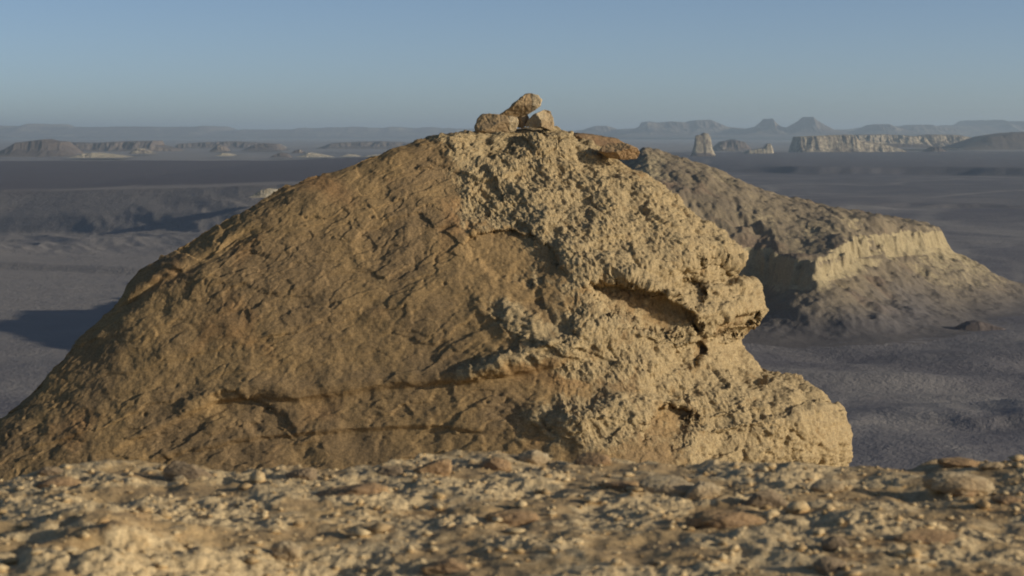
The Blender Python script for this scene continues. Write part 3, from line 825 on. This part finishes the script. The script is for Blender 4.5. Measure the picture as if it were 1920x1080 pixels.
def rock_mesh(name, dims, seed, mat, blocky=0.6, n=60):
    """one loose stone: rounded body cut by several flat breaks, then roughened"""
    rs = np.random.RandomState(seed)
    th = np.linspace(0.02, math.pi - 0.02, n)[:, None]; ph = np.linspace(0, 2 * math.pi, 2 * n + 1)[None, :-1]
    U = np.stack([np.sin(th) * np.cos(ph), np.sin(th) * np.sin(ph), np.cos(th) + 0 * ph], -1)
    r = np.ones(U.shape[:2])
    for i in range(9):
        d = rs.normal(size=3); d /= np.linalg.norm(d)
        h = rs.uniform(0.5, 0.9)
        cs = U @ d
        lim = np.where(cs > 0.05, h / np.maximum(cs, 0.05), 9)
        r = np.minimum(r, lim * blocky + (1 - blocky) * np.maximum(lim, 1))
    P = U * r[..., None]
    x, y, z = P[..., 0], P[..., 1], P[..., 2]
    P = P * (1 + fbm(x, y, z, 1.3, 5, seed % 97, 0.6) * 0.30 + fbm(x, y, z, 7, 3, seed % 89) * 0.07)[..., None]
    P = P * (np.array(dims) / 2)
    nr, nc = P.shape[:2]
    co = np.vstack([P.reshape(-1, 3), P[0].mean(0), P[-1].mean(0)])
    k = np.arange(nc); k2 = (k + 1) % nc
    tris = np.vstack([np.stack([k2, k, np.full(nc, nr * nc)], -1), np.stack([(nr - 1) * nc + k, (nr - 1) * nc + k2, np.full(nc, nr * nc + 1)], -1)])
    return mesh_from(name, co, grid_quads(nr, nc, True), mat, {'crust': np.full(len(co), 0.35)}, tris=tris)


def ledge_spot(px, py):
    """point of the ledge seen at an image position"""
    Ys = np.linspace(5.2, 9.6, 500)
    X = (px - 960) / F * Ys
    h = ledge_height(X, Ys, False)[0]
    z = EYE - (py - HOR) / F * Ys
    i = int(np.argmax(h >= z)) if np.any(h >= z) else int(np.argmin(np.abs(h - z)))
    return X[i], Ys[i], h[i]


def place(px, base_py, wpx, hpx, mat, label, cat='stone', depth=0.8, rot=0.0, lean=0.0, seed=0, group='larger stones on the foreground ledge', name='stone', blocky=0.7, sink=0.36):
    x, Y, z = ledge_spot(px, base_py)
    wx = wpx / F * Y; hz = hpx / F * Y
    if mat is M_STONE_B: hz *= 0.8; wx *= 0.9; blocky = max(blocky, 0.7)
    o = rock_mesh(name, (wx, wx * depth, hz * 1.25), seed, mat, blocky)
    o.location = (x, Y + wx * depth * 0.3, z + hz * (0.5 - sink))
    o.rotation_euler = (0, math.radians(lean), math.radians(rot))
    return tag(o, label, cat, group)


place(350, 902, 118, 40, M_STONE_G, 'long dark grey slab on the left edge of the ledge, pale chips at its right', depth=0.5, lean=10, seed=301)
place(337, 905, 28, 18, M_STONE_P, 'small yellowish stone in front of the long dark grey slab', seed=302)
place(93, 892, 48, 20, M_STONE_G, 'small dark stone on the far left edge of the ledge', seed=303, depth=0.6)
place(566, 902, 68, 32, M_STONE_G, 'dark grey angular stone on the ledge edge left of centre', seed=304, depth=0.6, lean=-12)
place(665, 932, 165, 40, M_STONE_B, 'low wide rounded brown rock embedded left of centre in the ledge', depth=0.5, seed=305, lean=-4, blocky=0.3)
place(818, 890, 92, 50, M_STONE_B, 'reddish brown blocky rock on the ledge edge below the mound', depth=0.6, seed=306, blocky=0.8)
place(735, 893, 60, 26, M_STONE_G, 'grey flat stone just left of the reddish brown blocky rock', seed=307, depth=0.6)
place(925, 880, 80, 32, M_STONE_B, 'brown stone at the foot of the mound right of the blocky rock', seed=308, depth=0.6, blocky=0.7)
place(1005, 872, 70, 34, M_STONE_P, 'tan stone with a yellow face on the ledge edge at centre', seed=309, depth=0.6)
place(1115, 872, 78, 36, M_STONE_B, 'low brown stone on the ledge edge right of centre', seed=310, depth=0.7)
place(1160, 918, 92, 24, M_STONE_B, 'thin flat brown stone with a dark gap beneath', seed=311, depth=0.7, blocky=0.7)
place(1265, 935, 130, 48, M_STONE_P, 'wide pale stone lying right of centre', seed=312, depth=0.6, lean=8)
place(1318, 938, 70, 42, M_STONE_P, 'pale angular stone leaning on the right end of the wide pale stone', seed=313, depth=0.7, blocky=0.8)
place(1440, 955, 84, 50, M_STONE_G, 'dark grey split stone with pale chipped facets', seed=314, depth=0.7, blocky=0.85)
place(1370, 988, 170, 44, M_STONE_B, 'low rounded brown rock embedded below the dark split stone', seed=315, depth=0.5, blocky=0.3)
place(1552, 922, 62, 34, M_STONE_P, 'pale yellowish upright stone between the split stone and the flat slab', seed=316, depth=0.6)
place(1803, 932, 138, 40, M_STONE_P, 'flat pale oval slab on the right with shadow under it', depth=0.55, seed=317, blocky=0.35, lean=3, sink=0.0)
place(1890, 946, 66, 26, M_STONE_B, 'small brown stone right of the flat pale oval slab', seed=318)
place(1795, 876, 96, 24, M_STONE_B, 'orange brown block on the far right edge of the ledge', depth=0.6, seed=319, blocky=0.85)
place(1862, 880, 60, 18, M_STONE_P, 'pale stone beside the orange brown block at the right edge', depth=0.6, seed=320)
place(1568, 1032, 62, 30, M_STONE_G, 'dark stone low on the right half of the ledge', seed=321, blocky=0.8)
place(1560, 1076, 70, 34, M_STONE_G, 'grey stone at the bottom edge right of centre', seed=322, blocky=0.7)
place(1740, 1020, 150, 40, M_STONE_B, 'low brown rock embedded at the lower right', seed=323, depth=0.5, blocky=0.3)
place(535, 1050, 62, 42, M_STONE_P, 'knobbly pale stone at the lower left of centre', seed=324)
place(840, 1075, 120, 36, M_STONE_B, 'brown flat stone at the bottom edge left of centre', seed=328, depth=0.7)
place(960, 985, 140, 40, M_STONE_B, 'brown flat topped rock embedded at the middle of the ledge', seed=329, depth=0.5, blocky=0.4)
place(100, 915, 100, 30, M_STONE_B, 'brown low rock below the small dark stone at far left', seed=330, depth=0.6)

# loose gravel: thousands of chips, one mass
def build_gravel():
    rs = np.random.RandomState(77)
    n = 2600
    px = rs.uniform(-150, 2070, n)
    Y = 5.3 + 3.9 * rs.rand(n) ** 0.8
    X = (px - 960) / F * Y
    h, msk, nn, lump = ledge_height(X, Y, True)
    size = 0.008 * np.exp(rs.normal(size=n) * 0.55)
    size = np.clip(size, 0.006, 0.045)
    base = np.array([[1, 0, 0], [0.5, 0.8, 0.1], [-0.4, 0.9, -0.1], [-1, 0.1, 0], [-0.5, -0.85, 0.1], [0.45, -0.9, 0], [0.1, 0.05, 0.75], [0, 0, -0.7], [0.5, -0.3, 0.55], [-0.5, 0.3, 0.5]])
    F_ = [(0, 1, 8), (1, 6, 8), (1, 9, 6), (1, 2, 9), (2, 3, 9), (3, 4, 9), (4, 6, 9), (4, 8, 6), (4, 5, 8), (5, 0, 8), (1, 0, 7), (2, 1, 7), (3, 2, 7), (4, 3, 7), (5, 4, 7), (0, 5, 7)]
    V = base[None] * (1 + rs.uniform(-0.3, 0.3, (n, 10, 3)))
    V = V * np.stack([rs.uniform(0.8, 1.5, n), rs.uniform(0.7, 1.2, n), rs.uniform(0.5, 1.1, n)], -1)[:, None, :]
    a = rs.uniform(0, 6.28, n)
    c, s = np.cos(a)[:, None], np.sin(a)[:, None]
    V = np.stack([V[..., 0] * c - V[..., 1] * s, V[..., 0] * s + V[..., 1] * c, V[..., 2]], -1) * size[:, None, None]
    V = V + np.stack([X, Y, h + size * 0.3], -1)[:, None, :]
    tris = (np.array(F_)[None] + (np.arange(n) * 10)[:, None, None]).reshape(-1, 3)
    cr = np.repeat(rs.choice([0.0, 0.0, 0.5, 1.0], n), 10)
    o = mesh_from('gravel', V.reshape(-1, 3), np.zeros((0, 4)), M_LEDGE, {'crust': cr}, smooth=False, tris=tris)
    return tag(o, 'loose pale and brown rock chips strewn over the ledge', kind='stuff')


build_gravel()

# ------------------------------------------------------------------ desert air
def build_haze():
    hx, y0, y1, zb, zt = 27000, -3000, 27500, -40, 96
    co = np.array([(-hx, y0, zb), (hx, y0, zb), (hx, y1, zb), (-hx, y1, zb), (-hx, y0, zt), (hx, y0, zt), (hx, y1, zt), (-hx, y1, zt)], float)
    q = [(0, 3, 2, 1), (4, 5, 6, 7), (0, 1, 5, 4), (1, 2, 6, 5), (2, 3, 7, 6), (3, 0, 4, 7)]
    m = bpy.data.materials.new('desert haze')
    m.use_nodes = True
    t = m.node_tree
    t.nodes.clear()
    v = t.nodes.new('ShaderNodeVolumePrincipled')
    v.inputs['Color'].default_value = (0.72, 0.89, 1.0, 1)
    v.inputs['Density'].default_value = 0.00014
    v.inputs['Anisotropy'].default_value = 0.2
    o_ = t.nodes.new('ShaderNodeOutputMaterial')
    t.links.new(v.outputs[0], o_.inputs['Volume'])
    o = mesh_from('haze', co, q, m, smooth=False)
    return tag(o, kind='stuff')


build_haze()
